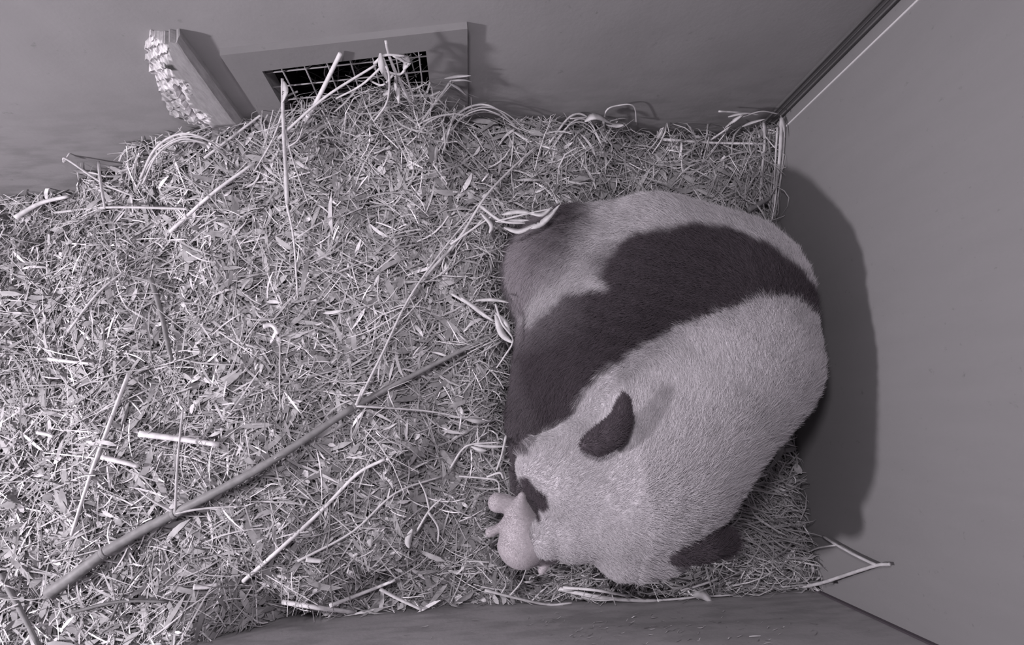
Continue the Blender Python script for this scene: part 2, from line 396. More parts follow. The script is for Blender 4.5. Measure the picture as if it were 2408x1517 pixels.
def add_fur(body, colfn, combfn, lenfn, density, rad, seed=3):
    r = np.random.default_rng(seed); me = body.data; me.calc_loop_triangles()
    nv = len(me.vertices); co = np.zeros(nv*3); me.vertices.foreach_get('co', co); co = co.reshape(-1, 3)
    no = np.zeros(nv*3); me.vertices.foreach_get('normal', no); no = no.reshape(-1, 3)
    tri = np.array([lt.vertices[:] for lt in me.loop_triangles])
    A, B, Cc = co[tri[:, 0]], co[tri[:, 1]], co[tri[:, 2]]
    area = np.linalg.norm(np.cross(B-A, Cc-A), axis=1) / 2; n = int(area.sum() * density)
    f = r.choice(len(tri), n, p=area / area.sum()); a = r.random(n); b = r.random(n); s = a + b > 1; a[s] = 1-a[s]; b[s] = 1-b[s]; c = 1-a-b
    P = A[f]*c[:, None] + B[f]*a[:, None] + Cc[f]*b[:, None]
    Nn = no[tri[f, 0]]*c[:, None] + no[tri[f, 1]]*a[:, None] + no[tri[f, 2]]*b[:, None]; Nn /= np.linalg.norm(Nn, axis=1, keepdims=True)
    keep = (Nn[:, 2] > -.5); P, Nn = P[keep], Nn[keep]; n = len(P)
    L = lenfn(P) * r.uniform(.6, 1.25, n)
    comb = combfn(P); comb -= (comb * Nn).sum(1, keepdims=True) * Nn; comb /= np.linalg.norm(comb, axis=1, keepdims=True) + 1e-9
    # clumped disorder
    ph = np.stack([np.sin(P @ np.array([71., 43, 29]) + i * 2.1) * np.sin(P @ np.array([-37., 83, 51]) * .9 + i) for i in range(3)], -1)
    j = r.normal(0, .22, (n, 3)) + .16 * ph
    d0 = Nn * .75 + comb * .75 + j; d1 = Nn * .25 + comb * 1.1 + j * 1.2
    d0 /= np.linalg.norm(d0, axis=1, keepdims=True); d1 /= np.linalg.norm(d1, axis=1, keepdims=True)
    pts = np.stack([P - Nn*.002, P + d0*(L*.4)[:, None], P + d0*(L*.4)[:, None] + d1*(L*.6)[:, None]], 1)
    hc = bpy.data.hair_curves.new('fur'); hc.add_curves([3] * n)
    hc.position_data.foreach_set('vector', pts.astype(np.float32).ravel())
    ra = hc.attributes.get('radius') or hc.attributes.new('radius', 'FLOAT', 'POINT')
    ra.data.foreach_set('value', np.tile(np.array([rad, rad*.85, rad*.2], np.float32), n))
    ca = hc.attributes.new('Col', 'FLOAT_COLOR', 'CURVE')
    cc = colfn(P) * r.uniform(.82, 1.12, (n, 1)); cc = np.concatenate([cc, np.ones((n, 1))], 1)
    ca.data.foreach_set('color', cc.astype(np.float32).ravel())
    hc.materials.append(M_fur)
    o = bpy.data.objects.new('fur', hc); COL.objects.link(o); o.parent = body; o['kind'] = 'stuff'
    return o
def paint(me, colfn):
    nv = len(me.vertices); co = np.zeros(nv*3); me.vertices.foreach_get('co', co); co = co.reshape(-1, 3)
    a = me.color_attributes.new('Col', 'FLOAT_COLOR', 'POINT'); a.data.foreach_set('color', np.concatenate([colfn(co), np.ones((nv, 1))], 1).astype(np.float32).ravel())

# ------------------------------------------------------------------ giant panda
EAR1 = [(1467, 922, .62, 7), (1467, 952, .615, 19), (1461, 988, .61, 27), (1440, 1018, .60, 35), (1405, 1041, .59, 31), (1377, 1046, .58, 17)]
EAR2 = [(1598, 1285, .47, 34), (1648, 1270, .47, 43), (1700, 1272, .46, 28)]
chains = [
    C((1350, 650, .22, 165), (1530, 680, .28, 222), (1670, 720, .32, 222)),                 # rump, loin, back
    C((1742, 858, .38, 172), (1645, 955, .40, 176), (1548, 1085, .40, 180), k=.07),         # shoulders, neck, skull
    C((1450, 850, .22, 225), k=.08),                                                        # chest and belly
    C((1255, 600, .15, 84), (1262, 715, .12, 60), k=.05),                                   # folded hind leg
    C((1350, 830, .24, 130), (1290, 980, .17, 92), (1275, 1130, .13, 72), k=.05),           # near foreleg
    C((1480, 1150, .38, 150), k=.05), C((1365, 1115, .40, 112), k=.05), C((1283, 1098, .38, 66), k=.04),   # skull, brow, cheek
    C((1450, 1196, .36, 106), (1350, 1235, .36, 78), (1290, 1262, .375, 46), k=.04),        # muzzle
    C((1468, 1288, .34, 70), k=.04),                                                        # far cheek
    C((1540, 1250, .34, 90), k=.04),
    C(*EAR1, sq=1.3, k=.012),  # near ear
    C(*EAR2, k=.012),          # far ear
]
pm = body_mesh('giant_panda', chains, (-.02, -.56, .0), (1.13, .86, .70), .0115)
nv = len(pm.vertices); co = np.zeros(nv*3); pm.vertices.foreach_get('co', co); co = co.reshape(-1, 3)
bvh = BVHTree.FromPolygons(co.tolist(), [tuple(p.vertices) for p in pm.polygons])
def hitxy(u, v):
    r = ray(u, v); h = bvh.ray_cast(Vector((0, 0, H)), Vector(r.tolist()).normalized())
    if h[0] is None: p = atz(u, v, .32); return p[:2]
    return (h[0].x, h[0].y)
def poly(*pts): return [hitxy(u, v) for u, v in pts]
P_torso = poly((1400, 425), (1560, 425), (1700, 440), (1800, 500), (1880, 590), (1925, 690), (1905, 688), (1880, 650), (1800, 580), (1720, 545), (1640, 533), (1570, 548), (1510, 552), (1450, 582), (1415, 612), (1422, 650), (1440, 680), (1370, 684), (1330, 692), (1290, 738), (1258, 762), (1235, 745), (1250, 700), (1300, 645), (1350, 590), (1395, 520))
P_head = poly((1700, 735), (1790, 705), (1850, 700), (1900, 735), (1960, 800), (1985, 900), (1850, 1150), (1720, 1270), (1560, 1420), (1350, 1380), (1250, 1330), (1190, 1200), (1190, 1090), (1222, 1062), (1270, 1010), (1340, 975), (1370, 925), (1410, 880), (1500, 820), (1600, 770))
P_eye = poly((1222, 1122), (1240, 1122), (1262, 1150), (1285, 1165), (1290, 1190), (1272, 1218), (1258, 1224), (1243, 1205), (1228, 1165))
WHITE = np.array([.55, .522, .553]); BLACK = np.array([.080, .067, .078]); LIT_BLACK = np.array([.34, .31, .338])
def nz3(P, f, s=0.):
    return (np.sin(P[:, 0]*f+s) * np.sin(P[:, 1]*f*1.13+1.7*s+2) + np.sin(P[:, 0]*f*2.3+P[:, 1]*f*1.9+s) * .5 + .3*np.sin(P[:, 0]*f*4.1-P[:, 1]*f*4.7)) / 1.8
Y_SOFT = hitxy(1330, 692)[1] + .015
NOSE = atz(1258, 1262, .385)
def panda_col(P):
    x, y, z = P.T; jit = nz3(P, 90) * .004 + nz3(P, 45, 3.) * .006
    wt = inpoly(P_torso, x, y) + jit; left = np.clip((.50 - x) / .1, 0, 1) * np.clip((y - Y_SOFT) / .06, 0, 1); soft = .010 + .05 * left
    a = np.clip(.5 + wt / (2*soft), 0, 1)
    b = np.clip(.5 + (inpoly(P_head, x, y) + jit) / .016, 0, 1) * np.clip((z - .24) / .03, 0, 1)
    wgt = np.maximum(a, b)
    wgt = np.minimum(wgt, 1 - np.clip(.5 + (inpoly(P_eye, x, y) + jit*.3) / .006, 0, 1))
    for E_ in (EAR1, EAR2):
        q = [(atz(*e[:3]), e[3] * (H - e[2]) / F) for e in E_]; dm = np.full(len(P), 9.)
        for (a_, ra), (b_, rb) in zip(q[:-1], q[1:]):
            ab = b_ - a_; h = np.clip((P - a_) @ ab / (ab @ ab), 0, 1); dm = np.minimum(dm, np.linalg.norm(P - a_ - h[:, None]*ab, axis=1) - ra - (rb-ra)*h)
        wgt = np.minimum(wgt, np.clip((dm + jit*.3 - .006) / .006, 0, 1))
    dirt = 1 - .16 * np.clip(nz3(P, 14, 4.) , 0, 1) - .10 * np.clip(nz3(P, 31, 1.), 0, 1)
    dk = BLACK[None] + (LIT_BLACK - BLACK)[None] * np.clip((.40 - x) / .2, 0, 1)[:, None] * np.maximum(.16 * np.clip((.33 - z) / .05, 0, 1), np.clip((y - .2) / .15, 0, 1))[:, None]  # black fur greyer toward the left and hind leg, lamp light painted in
    nose = 1 - .62 * np.clip(1.3 - np.linalg.norm(P - NOSE, axis=1) / .022, 0, 1)
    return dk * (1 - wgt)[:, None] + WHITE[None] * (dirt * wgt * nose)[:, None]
comb_pts = []
for u, v, du, dv in [(1700, 850, -.1, -1), (1850, 800, -.3, -1), (1550, 980, .4, -.9), (1400, 1130, .8, -.5), (1300, 1200, 1, -.3), (1500, 1280, .9, -.2), (1750, 1050, .3, -1), (1800, 650, -.8, -.7), (1600, 540, -1, -.3), (1400, 520, -1, .2),
                     (1300, 620, -.7, .7), (1230, 700, -.1, 1), (1400, 800, -.8, .6), (1280, 950, -.3, 1), (1500, 740, -1, .2), (1650, 640, -1, -.2)]:
    h = hitxy(u, v); comb_pts.append((h[0], h[1], *(wx_ := (R @ np.array([du, -dv, 0.])))[:2]))
comb_pts = np.array(comb_pts)
def comb(P):
    d2 = ((P[:, None, :2] - comb_pts[None, :, :2])**2).sum(-1) + .002; w_ = 1 / d2**1.5
    v = (w_[..., None] * comb_pts[None, :, 2:]).sum(1) / w_.sum(1)[:, None]
    return np.concatenate([v, np.full((len(P), 1), -.25)], 1)
def flen(P):
    L = np.full(len(P), .030); h = inpoly(P_head, P[:, 0], P[:, 1]) > 0
    L[h] = .023; f = h & (P[:, 0] < .42) ; L[f] = .012
    return L
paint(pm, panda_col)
panda = link('giant_panda', pm, M_fur, None, label='adult black and white giant panda curled against the wall, head bent to the straw', category='panda')
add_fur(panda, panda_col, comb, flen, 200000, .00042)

# ------------------------------------------------------------------ newborn cub carried in the mouth
cz = .335
cubc = [C((1228, 1276, cz, 55), (1224, 1242, cz, 44), (1218, 1208, cz + .005, 25), (1227, 1166, cz + .01, 8), k=.02),
        C((1222, 1205, cz, 26), (1195, 1186, cz, 19), (1170, 1182, cz, 21), sq=1.2, k=.01),
        C((1192, 1232, cz - .01, 12), (1172, 1243, cz - .01, 8.5), (1152, 1252, cz - .012, 10), k=.008),
        C((1270, 1300, cz - .02, 26), (1300, 1306, cz - .02, 16), (1318, 1306, cz - .02, 10), k=.015),
        C((1296, 1308, cz - .02, 13), (1285, 1326, cz - .02, 8), (1274, 1342, cz - .02, 8.5), k=.008)]
ctr = atz(1235, 1250, cz)
cm = body_mesh('panda_cub', cubc, ctr - np.array([.17, .16, .13]), ctr + np.array([.17, .16, .13]), .004, 2)
def cub_col(P):
    c = np.array([.50, .46, .49])[None] * (1 - .10 * np.clip(nz3(P, 60, 2.), 0, 1))[:, None]; return c
paint(cm, cub_col)
cub = link('panda_cub', cm, M_fur, None, label="tiny pale newborn panda cub held in the adult panda's mouth", category='panda cub')
def ccomb(P): return np.tile(np.array([[.3, -.8, 0.]]), (len(P), 1))
add_fur(cub, cub_col, ccomb, lambda P: np.full(len(P), .0035), 500000, .00025, 5)
#NEXT

# ------------------------------------------------------------------ gnawed wooden board on the back wall
def make_board():
    cont = [(350, 73), (344, 118), (352, 150), (370, 190), (386, 230), (404, 262), (436, 276), (470, 292), (520, 330)]
    lx = [onback(u, v)[[0, 2]] for u, v in cont]; top = lx[0][1]; xr = onback(434, 83)[0]
    zs = np.linspace(top, .16, 90); left = np.interp(-zs, [-p[1] for p in lx], [p[0] for p in lx])
    r = np.random.default_rng(5); nc = 22; V, cl = [], []
    j1 = np.interp(np.linspace(0, 1, 90), np.linspace(0, 1, 60), r.uniform(0, 1, 60))
    for i, z in enumerate(zs):
        xl = left[i] + .012 * (j1[i] - .5); wd = xr - xl; gn = .45 + .10 * math.sin(i * .33) + .06 * j1[i]
        gn = gn if z > .30 else gn * .8
        sx = 0
        for j in range(nc):
            q = j / (nc - 1); x = xl + wd * q
            bite = r.uniform(-.004, .004) if q < gn else 0
            d = (.016 + .020 * min(1, q / .5)) if q < gn else .034
            if q > .9: d = .034 - .016 * (q - .9) / .1
            if q < gn: d += bite - .006 * abs(math.sin(i * .55 + q * 9))
            if z < top - .16 and abs(q - .36) < .03: d -= .014
            V.append((x, BY - max(d, .005), z + (.004 * r.uniform(-1, 1) if q < gn else 0) + (.01 * (j1[j] - .5) if i == 0 else 0)))
            c = r.uniform(.45, .78) if q < gn * r.uniform(.8, 1.15) else .33
            if z < top - .2 and q < .28: c = r.uniform(.25, .5)
            if abs(z - (top - .085)) < .009 and abs(q - .47) < .09: c = .06
            cl.append(c)
    n = len(V)
    Fc = [(i*nc+j, (i+1)*nc+j, (i+1)*nc+j+1, i*nc+j+1) for i in range(89) for j in range(nc-1)]
    ring = [i*nc for i in range(90)] + [89*nc+j for j in range(1, nc)] + [i*nc+nc-1 for i in range(88, -1, -1)] + [j for j in range(nc-2, 0, -1)]
    for q in ring: V.append((V[q][0], BY, V[q][2])); cl.append(cl[q] * .8)
    m_ = len(ring); Fc += [(ring[i], n + i, n + (i+1) % m_, ring[(i+1) % m_]) for i in range(m_)]
    o = meshobj('wooden_board', V, Fc, M_wood, None, False, label='upright wooden board with a gnawed splintered edge, beside the mesh hatch', category='board')
    a = o.data.color_attributes.new('Col', 'FLOAT_COLOR', 'POINT')
    a.data.foreach_set('color', np.array([[c, c*.965, c, 1] for c in cl], np.float32).ravel()[:len(o.data.vertices)*4])
make_board()

# ------------------------------------------------------------------ single stalks, twigs and leaves lying on the bed
def S_(u, v, l=.02): return surf(u, v, l)
def path(pts, kind='bed', lift=.02, n=6):
    out = []; ex = .014 if kind == 'bed' else 0
    for q in pts:
        u, v = q[:2]; l = q[2] if len(q) > 2 else lift
        out.append(S_(u, v, l + ex) if kind == 'bed' else onback(u, v, l) if kind == 'back' else onright(u, v, l) if kind == 'right' else onfront(u, v, l))
    return catmull(out, n)
def px2m(px, z=.28): return px * (H - z) / F
def thing(name, label, cat, at, group=None):
    o = link(name, None, label=label, category=cat)
    if group: o['group'] = group
    o.location = at; return o
def tube_into(parent, name, P, r0, r1=None, m=None, joints=None, k=7, **props):
    o0 = np.array(parent.location); P = [np.array(p) - o0 for p in P]; r1 = r0 if r1 is None else r1
    rad = np.linspace(r0, r1, len(P)); rad = rad * (1 + .06 * np.sin(np.arange(len(P)) * 2.1))
    mb = MB(); mb.tube(P, rad, k)
    return mb.build(name, m or M_pale, parent, True, **props)
def leaf_mesh(P, wd, m=None, fold=.35):
    """a pointed leaf blade folded along its midrib following P"""
    P = [np.array(p, float) for p in P]; V = []; n = len(P)
    for i, p in enumerate(P):
        t = P[min(i+1, n-1)] - P[max(i-1, 0)]; t /= np.linalg.norm(t) + 1e-9
        s = np.cross(t, [0, 0, 1.]); s /= np.linalg.norm(s) + 1e-9; u = np.cross(s, t)
        q = i / (n - 1); w_ = wd * (math.sin(math.pi * min(1, q * .93 + .07)) ** .7)
        V += [p - s*w_ + u*w_*fold, p, p + s*w_ + u*w_*fold, p - u*.0006]
    Fc = []
    for i in range(n - 1):
        a, b = 4*i, 4*i+4
        Fc += [(a, a+1, b+1, b), (a+1, a+2, b+2, b+1), (a+3, a, b, b+3), (a+2, a+3, b+3, b+2)]
    return V, Fc
def leaf_into(parent, P, wd, m=None, name='leaf'):
    o0 = np.array(parent.location); V, Fc = leaf_mesh([np.array(p) - o0 for p in P], wd); return meshobj(name, V, Fc, m or M_pale, parent, True)
def stick(name, label, cat, pts, rpx, m=None, kind='bed', lift=.02, r1=None, group=None, n=6):
    P = path(pts, kind, lift, n); t = thing(name, label, cat, P[0].tolist(), group); o0 = np.array(t.location)
    COLb = [p - o0 for p in P]; mb = MB(); r0 = px2m(rpx, P[0][2]); rad = np.linspace(r0, px2m(r1 if r1 else rpx*.75, P[0][2]), len(P))
    bpy.data.objects.remove(t)
    mb.tube(COLb, rad, 7); o = mb.build(name, m or (M_bright if ('bright' in label or 'pale' in label) else M_pale), None, True, label=label, category=cat); o.location = P[0].tolist()
    if group: o['group'] = group
    return o
def sprig(name, label, cat, stems, leaves, kind='bed', m=None, lift=.03):
    """stems: [(pts, r0px, r1px)], leaves: [(pts, half width px)]"""
    P0 = path(stems[0][0] if stems else leaves[0][0], kind, lift)
    t = thing(name, label, cat, P0[0].tolist())
    for i, (pts, a, b) in enumerate(stems): tube_into(t, 'stem' if i == 0 else 'twig', path(pts, kind, lift), px2m(a), px2m(b), m)
    for pts, w_ in leaves: leaf_into(t, path(pts, kind, lift), px2m(w_), m)
    return t

# long grey bamboo stalk across the bed with its side twigs
t = thing('bamboo_stalk', 'long thick grey bamboo stalk lying diagonally across the whole straw bed', 'bamboo stalk', S_(115, 1395, .03).tolist())
segs = [[(115, 1395, .035), (180, 1350, .035), (245, 1300, .035)], [(245, 1300, .035), (330, 1250, .035), (410, 1208, .035)], [(410, 1208, .035), (620, 1095, .035), (835, 955, .035)], [(835, 955, .035), (1000, 868, .035), (1167, 783, .04)]]
rr = [13, 11.5, 10, 7.5, 4.5]
for i, sg in enumerate(segs):
    P = path(sg, n=10); tube_into(t, 'culm', P, px2m(rr[i]), px2m(rr[i+1]) * 1.03, M_mid, k=12)
    if i: c = path(sg)[0]; d = path(sg)[1] - c; d /= np.linalg.norm(d); tube_into(t, 'node', [c - d*.005, c - d*.0025, c + d*.0025, c + d*.005], px2m(rr[i])*1.12, px2m(rr[i])*1.12, M_mid, k=12)
for pts, a, b in [([(412, 1205, .045), (418, 1080, .06), (430, 962, .05)], 3, 2), ([(410, 1206, .04), (360, 1178, .045), (326, 1152, .04)], 3, 1.6), ([(412, 1207, .045), (480, 1196, .045), (570, 1190, .035)], 3, 1.6),
                  ([(838, 953, .045), (845, 935, .05), (850, 922, .05)], 4, 2.5), ([(838, 955, .045), (1000, 966, .045), (1100, 985, .04)], 2.6, 1.5), ([(840, 950, .045), (900, 830, .06), (960, 705, .06), (1040, 590, .06), (1114, 500, .06)], 3, 2)]:
    tube_into(t, 'twig', path(pts), px2m(a), px2m(b), M_pale)
leaf_into(t, path([(1095, 985, .04), (1130, 990, .045), (1168, 988, .045)]), px2m(7))

stick('straw_stalk', 'bright white stalk slanting down the bed toward the lower end of the bamboo', 'straw stalk', [(303, 878), (258, 995), (215, 1110), (168, 1258)], 4.5)
stick('bamboo_piece', 'short dark-edged bamboo piece lying upright in the middle of the upper left straw', 'bamboo piece', [(354, 655), (378, 735), (403, 848)], 6, M_mid)
stick('straw_stalk', 'pale thick stalk between the gnawed board and the short bamboo piece', 'straw stalk', [(400, 545), (500, 455), (597, 384)], 4.5)
stick('straw_stalk', 'long thin stalk slanting up and ending in front of the hatch mesh', 'straw stalk', [(480, 372, .04), (655, 240, .06), (700, 215, .09)], 3.2)
stick('straw_stalk', 'wide pale stalk propped steeply against the hatch mesh', 'straw stalk', [(718, 284, .05), (748, 232, .045), (800, 126, .03)], 6, None, 'back')
stick('straw_stalk', 'long straight stalk slanting across the hatch opening to the tangled sprig', 'straw stalk', [(655, 325, .12), (760, 232, .10), (885, 152, .06)], 3.5, None, 'back')
stick('straw_stalk', 'bright stick lying on the far left straw close to the back wall', 'straw stalk', [(36, 512), (95, 478), (160, 462)], 5.5)
stick('straw_stalk', 'thin upright stalk crossing the forked twig near the back wall', 'straw stalk', [(231, 380, .05), (238, 440, .05), (247, 492, .02)], 3.5)
sprig('forked_twig', 'thin forked twig sticking out over the left end of the bed toward the back wall', 'twig', [([(150, 382, .10), (158, 375, .10), (240, 430, .05), (315, 462, .02)], 3, 2.5), ([(152, 380, .10), (160, 366, .10), (169, 353, .10)], 2.2, 1.5)], [], m=M_pale)
stick('straw_piece', 'broad flat pale straw piece lying level above the grey bamboo stalk', 'straw piece', [(328, 1020), (420, 1032), (515, 1046)], 7.5)
stick('straw_piece', 'short bright straw piece crossing the white slanting stalk', 'straw piece', [(240, 1075), (285, 1086), (326, 1097)], 6)
stick('straw_piece', 'pale chip of straw at the far left, level with the broad flat piece', 'straw piece', [(88, 1017), (108, 1021), (126, 1027)], 4.5)
stick('straw_piece', 'short pale straw piece high on the left bed below the level straw', 'straw piece', [(115, 844), (170, 851), (220, 856)], 4)
stick('branch', 'long pale branch slanting from the lower straw toward the panda cub', 'branch', [(572, 1367), (660, 1290), (756, 1201), (840, 1115), (905, 1080)], 4.8)
stick('branch', 'thin curved branch running from the front wall side up toward the cub', 'branch', [(700, 1320), (830, 1250), (930, 1160), (1040, 1120)], 3)
stick('dark_stalk', 'dark thin stalk curving near the lower left corner of the bed', 'stalk', [(170, 1440), (280, 1415), (395, 1415)], 4, M_dark)
stick('dark_stalk', 'dark wiry twig standing up below the grey bamboo end', 'stalk', [(260, 1460), (300, 1380), (360, 1310)], 2.5, M_dark)
stick('straw_stalk', 'long grey stalk at the bottom left corner of the straw', 'straw stalk', [(0, 1350), (45, 1430), (90, 1517)], 6, M_mid)
stick('straw_stalk', 'long level stalk just under the back wall on the left bed', 'straw stalk', [(130, 500), (250, 488), (400, 490), (440, 492)], 3)
stick('straw_stalk', 'thin stalk slanting across the upper left straw below the level one', 'straw stalk', [(160, 780), (230, 690), (290, 640)], 3)
stick('straw_piece', 'pale chip with a curled end left of the grey bamboo piece', 'straw piece', [(620, 768), (640, 765), (655, 785)], 6)
stick('straw_stalk', 'bent pale stalk running up the middle of the bed from the sprout', 'straw stalk', [(672, 470, .03), (690, 560, .03), (700, 700, .03)], 2.6)
stick('straw_piece', 'bright broken straw pieces near the front wall, on the lower left bed', 'straw piece', [(455, 1380), (485, 1380), (512, 1375)], 6)
stick('straw_piece', 'bright chip on the lower straw midway between front wall and bamboo', 'straw piece', [(720, 1315), (738, 1318), (756, 1320)], 6)

# upright sprouts and tangle in front of the hatch
sprig('straw_sprout', 'tall pale sprout of straw standing up left of the hatch opening', 'straw sprout',
      [([(676, 480, .03), (672, 400, .06), (668, 330, .12), (665, 250, .17), (664, 185, .20)], 4.8, 3), ([(668, 300, .14), (690, 380, .08), (725, 480, .03)], 2.2, 1.6), ([(666, 260, .16), (640, 330, .1), (600, 400, .03)], 2, 1.5), ([(670, 350, .1), (700, 330, .12), (712, 300, .14)], 2, 1.4)], [([(664, 240, .18), (672, 215, .2), (668, 190, .2)], 6)])
sprig('tangled_sprig', 'tangled dry sprig standing in front of the hatch mesh, reaching its top edge', 'sprig',
      [([(968, 245, .09), (940, 190, .09), (918, 140, .08), (907, 96, .07)], 4, 2.5), ([(900, 135, .08), (915, 180, .1), (910, 240, .12), (880, 285, .13)], 2.5, 1.8), ([(925, 130, .08), (955, 150, .08), (940, 175, .09), (900, 165, .09)], 3, 2), ([(950, 160, .08), (975, 240, .1)], 2.2, 1.6), ([(880, 150, .08), (905, 130, .08), (950, 132, .08)], 3, 2), ([(905, 150, .08), (850, 200, .09), (790, 232, .1)], 2.6, 1.6), ([(930, 170, .08), (900, 200, .09), (870, 190, .08)], 2.5, 1.6)],
      [([(930, 175, .1), (935, 205, .1), (938, 245, .12)], 6), ([(895, 125, .08), (900, 160, .09), (912, 190, .1)], 7), ([(940, 130, .08), (958, 145, .08), (948, 165, .09)], 8), ([(900, 190, .1), (915, 215, .1), (900, 225, .11)], 6)], 'back')
sprig('leafy_twig', 'leafy twig leaning over the lower right edge of the hatch frame', 'twig',
      [([(960, 330, .09), (1010, 260, .07), (1050, 205, .05), (1065, 180, .04)], 3.5, 2)], [([(1055, 195, .05), (1080, 210, .05), (1097, 225, .05)], 5), ([(1045, 185, .05), (1075, 180, .04), (1108, 178, .04)], 4), ([(1062, 190, .05), (1090, 188, .04), (1110, 193, .03)], 4), ([(1035, 215, .06), (1010, 225, .06), (995, 215, .06)], 4)], 'back')
for lab, pts in [('arching pale straw hoop left of the gnawed board foot', [(330, 420, .03), (365, 350, .08), (420, 316, .1), (480, 325, .09), (530, 365, .03)]),
                 ('arching straw hoop at the foot of the hatch frame', [(1040, 330, .03), (1075, 270, .09), (1125, 246, .11), (1170, 258, .1), (1215, 300, .03)]),
                 ('low straw hoop by the back wall between hatch and corner', [(1290, 340, .02), (1340, 275, .05), (1380, 275, .05), (1410, 330, .02)])]:
    sprig('straw_hoop', lab, 'straw', [(pts, 3, 2), ([(u+6, v+12, l) for u, v, l in pts[:4]], 2.2, 1.5), ([(u-8+i*5, v+24-i*3, l*.8) for i, (u, v, l) in enumerate(pts)], 1.8, 1.2), ([(u+i*9, v+4+i*2, l*.95) for i, (u, v, l) in enumerate(pts[1:])], 1.8, 1.2)], [])
stick('thin_tendril', 'thin crooked tendril rising against the back wall above the straw', 'tendril', [(1420, 310, .04), (1425, 262, .03), (1455, 248, .02), (1490, 250, .02), (1497, 292, .03)], 2.2, None, 'back')
sprig('broad_leaf', 'broad pale dry leaf upright at the back wall behind the panda', 'leaf', [], [([(1375, 285, .05), (1400, 275, .05), (1440, 292, .05)], 9), ([(1425, 293, .05), (1450, 296, .05), (1468, 294, .05)], 7)], 'back')

# corner bundle
sprig('corner_stalks', 'bundle of pale stalks standing in the back right corner', 'straw stalks',
      [([(1838, 278, .02), (1832, 380, .02), (1813, 530, .02)], 5.5, 4), ([(1846, 290, .006), (1838, 400, .006), (1820, 520, .006)], 3, 2.5), ([(1828, 300, .035), (1822, 400, .035), (1812, 545, .03)], 3, 2)], [([(1835, 270, .02), (1842, 290, .02), (1846, 325, .02)], 5)], 'right')
sprig('corner_stalks', 'single pale stalk standing left of the corner bundle, meeting the level stalk', 'straw stalk', [([(1796, 290, .03), (1798, 340, .03), (1790, 420, .02), (1786, 490, .02)], 4, 3)], [([(1794, 280, .03), (1800, 305, .03), (1798, 330, .03)], 5)], 'bed')
stick('straw_stalk', 'straight bright stalk lying level along the back wall up to the corner', 'straw stalk', [(1560, 328, .03), (1680, 336, .03), (1799, 338, .03)], 4)
sprig('dry_sprig', 'small dry sprig on the back wall just left of the corner', 'sprig', [([(1670, 330, .05), (1710, 302, .05), (1745, 268, .04)], 3, 2), ([(1690, 262, .03), (1730, 264, .03), (1785, 270, .03)], 2.5, 2), ([(1745, 275, .04), (1790, 262, .03), (1830, 268, .03)], 2, 1.5)], [([(1705, 300, .05), (1725, 285, .05), (1750, 268, .04)], 5), ([(1745, 298, .05), (1770, 288, .04), (1800, 280, .04)], 4), ([(1712, 275, .04), (1740, 268, .04), (1765, 266, .04)], 4)], 'back')
stick('straw_piece', 'flat grey leaf piece between the panda back and the corner', 'leaf', [(1758, 495, .04), (1785, 480, .04), (1808, 466, .05)], 8, M_mid)

# sprigs at the edge of the nest beside the panda
def over(u, v, z): return atz(u, v, z)
def sprigz(name, label, cat, stems, leaves, m=None):
    P0 = atz(*(stems or leaves)[0][0][0]); t = thing(name, label, cat, P0.tolist())
    for i, (pts, a, b) in enumerate(stems): tube_into(t, 'stem' if i == 0 else 'twig', catmull([atz(*p) for p in pts], 6), px2m(a), px2m(b), m)
    for pts, w_ in leaves: leaf_into(t, catmull([atz(*p) for p in pts], 5), px2m(w_), m)
    return t
sprigz('leafy_sprig', "leafy pale sprig hanging over the panda's rump at the nest edge", 'sprig',
       [([(1000, 650, .34), (1080, 560, .36), (1140, 465, .40), (1200, 400, .38), (1260, 345, .36)], 4, 2), ([(1130, 485, .41), (1180, 520, .44), (1235, 525, .45)], 4, 2), ([(1060, 575, .37), (1110, 540, .40), (1170, 500, .42)], 3, 2), ([(1170, 520, .44), (1230, 505, .46), (1300, 490, .47)], 2.5, 1.8)],
       [([(1235, 538, .44), (1275, 525, .46), (1318, 480, .47)], 7), ([(1180, 505, .43), (1220, 498, .45), (1262, 505, .46)], 6), ([(1185, 535, .43), (1220, 545, .44), (1255, 532, .45)], 6), ([(1165, 520, .42), (1200, 520, .44), (1245, 518, .45)], 6), ([(1240, 500, .46), (1275, 505, .47), (1300, 485, .47)], 5), ([(1130, 500, .41), (1155, 530, .42), (1150, 550, .42)], 5)])
sprigz('bent_leaf_sprig', 'sprig of bent bright leaves sticking out toward the middle of the panda', 'sprig',
       [([(1060, 690, .30), (1110, 720, .31), (1160, 755, .33)], 3.5, 3), ([(1165, 715, .33), (1180, 760, .34), (1206, 800, .34), (1185, 840, .31), (1168, 865, .28)], 2.6, 2)],
       [([(1118, 706, .32), (1160, 705, .34), (1197, 712, .34)], 4), ([(1165, 740, .33), (1180, 785, .34), (1207, 808, .35)], 8), ([(1085, 700, .31), (1125, 730, .32), (1150, 752, .32)], 6), ([(1165, 735, .33), (1190, 760, .34), (1200, 790, .34)], 5)])
sprigz('dry_twig', 'dry twig pointing at the black foreleg above the cub', 'twig',
       [([(1060, 1100, .20), (1085, 1060, .22), (1110, 1045, .24), (1175, 1040, .25)], 3, 2)], [([(1110, 1045, .24), (1150, 1050, .25), (1197, 1050, .25)], 4), ([(1108, 1050, .23), (1130, 1058, .24), (1145, 1060, .24)], 5)])
stick('straw_piece', 'thin upright straw crossing the dry twig above the cub', 'straw piece', [(1190, 1025, .14), (1180, 1070, .13), (1168, 1106, .12)], 3)
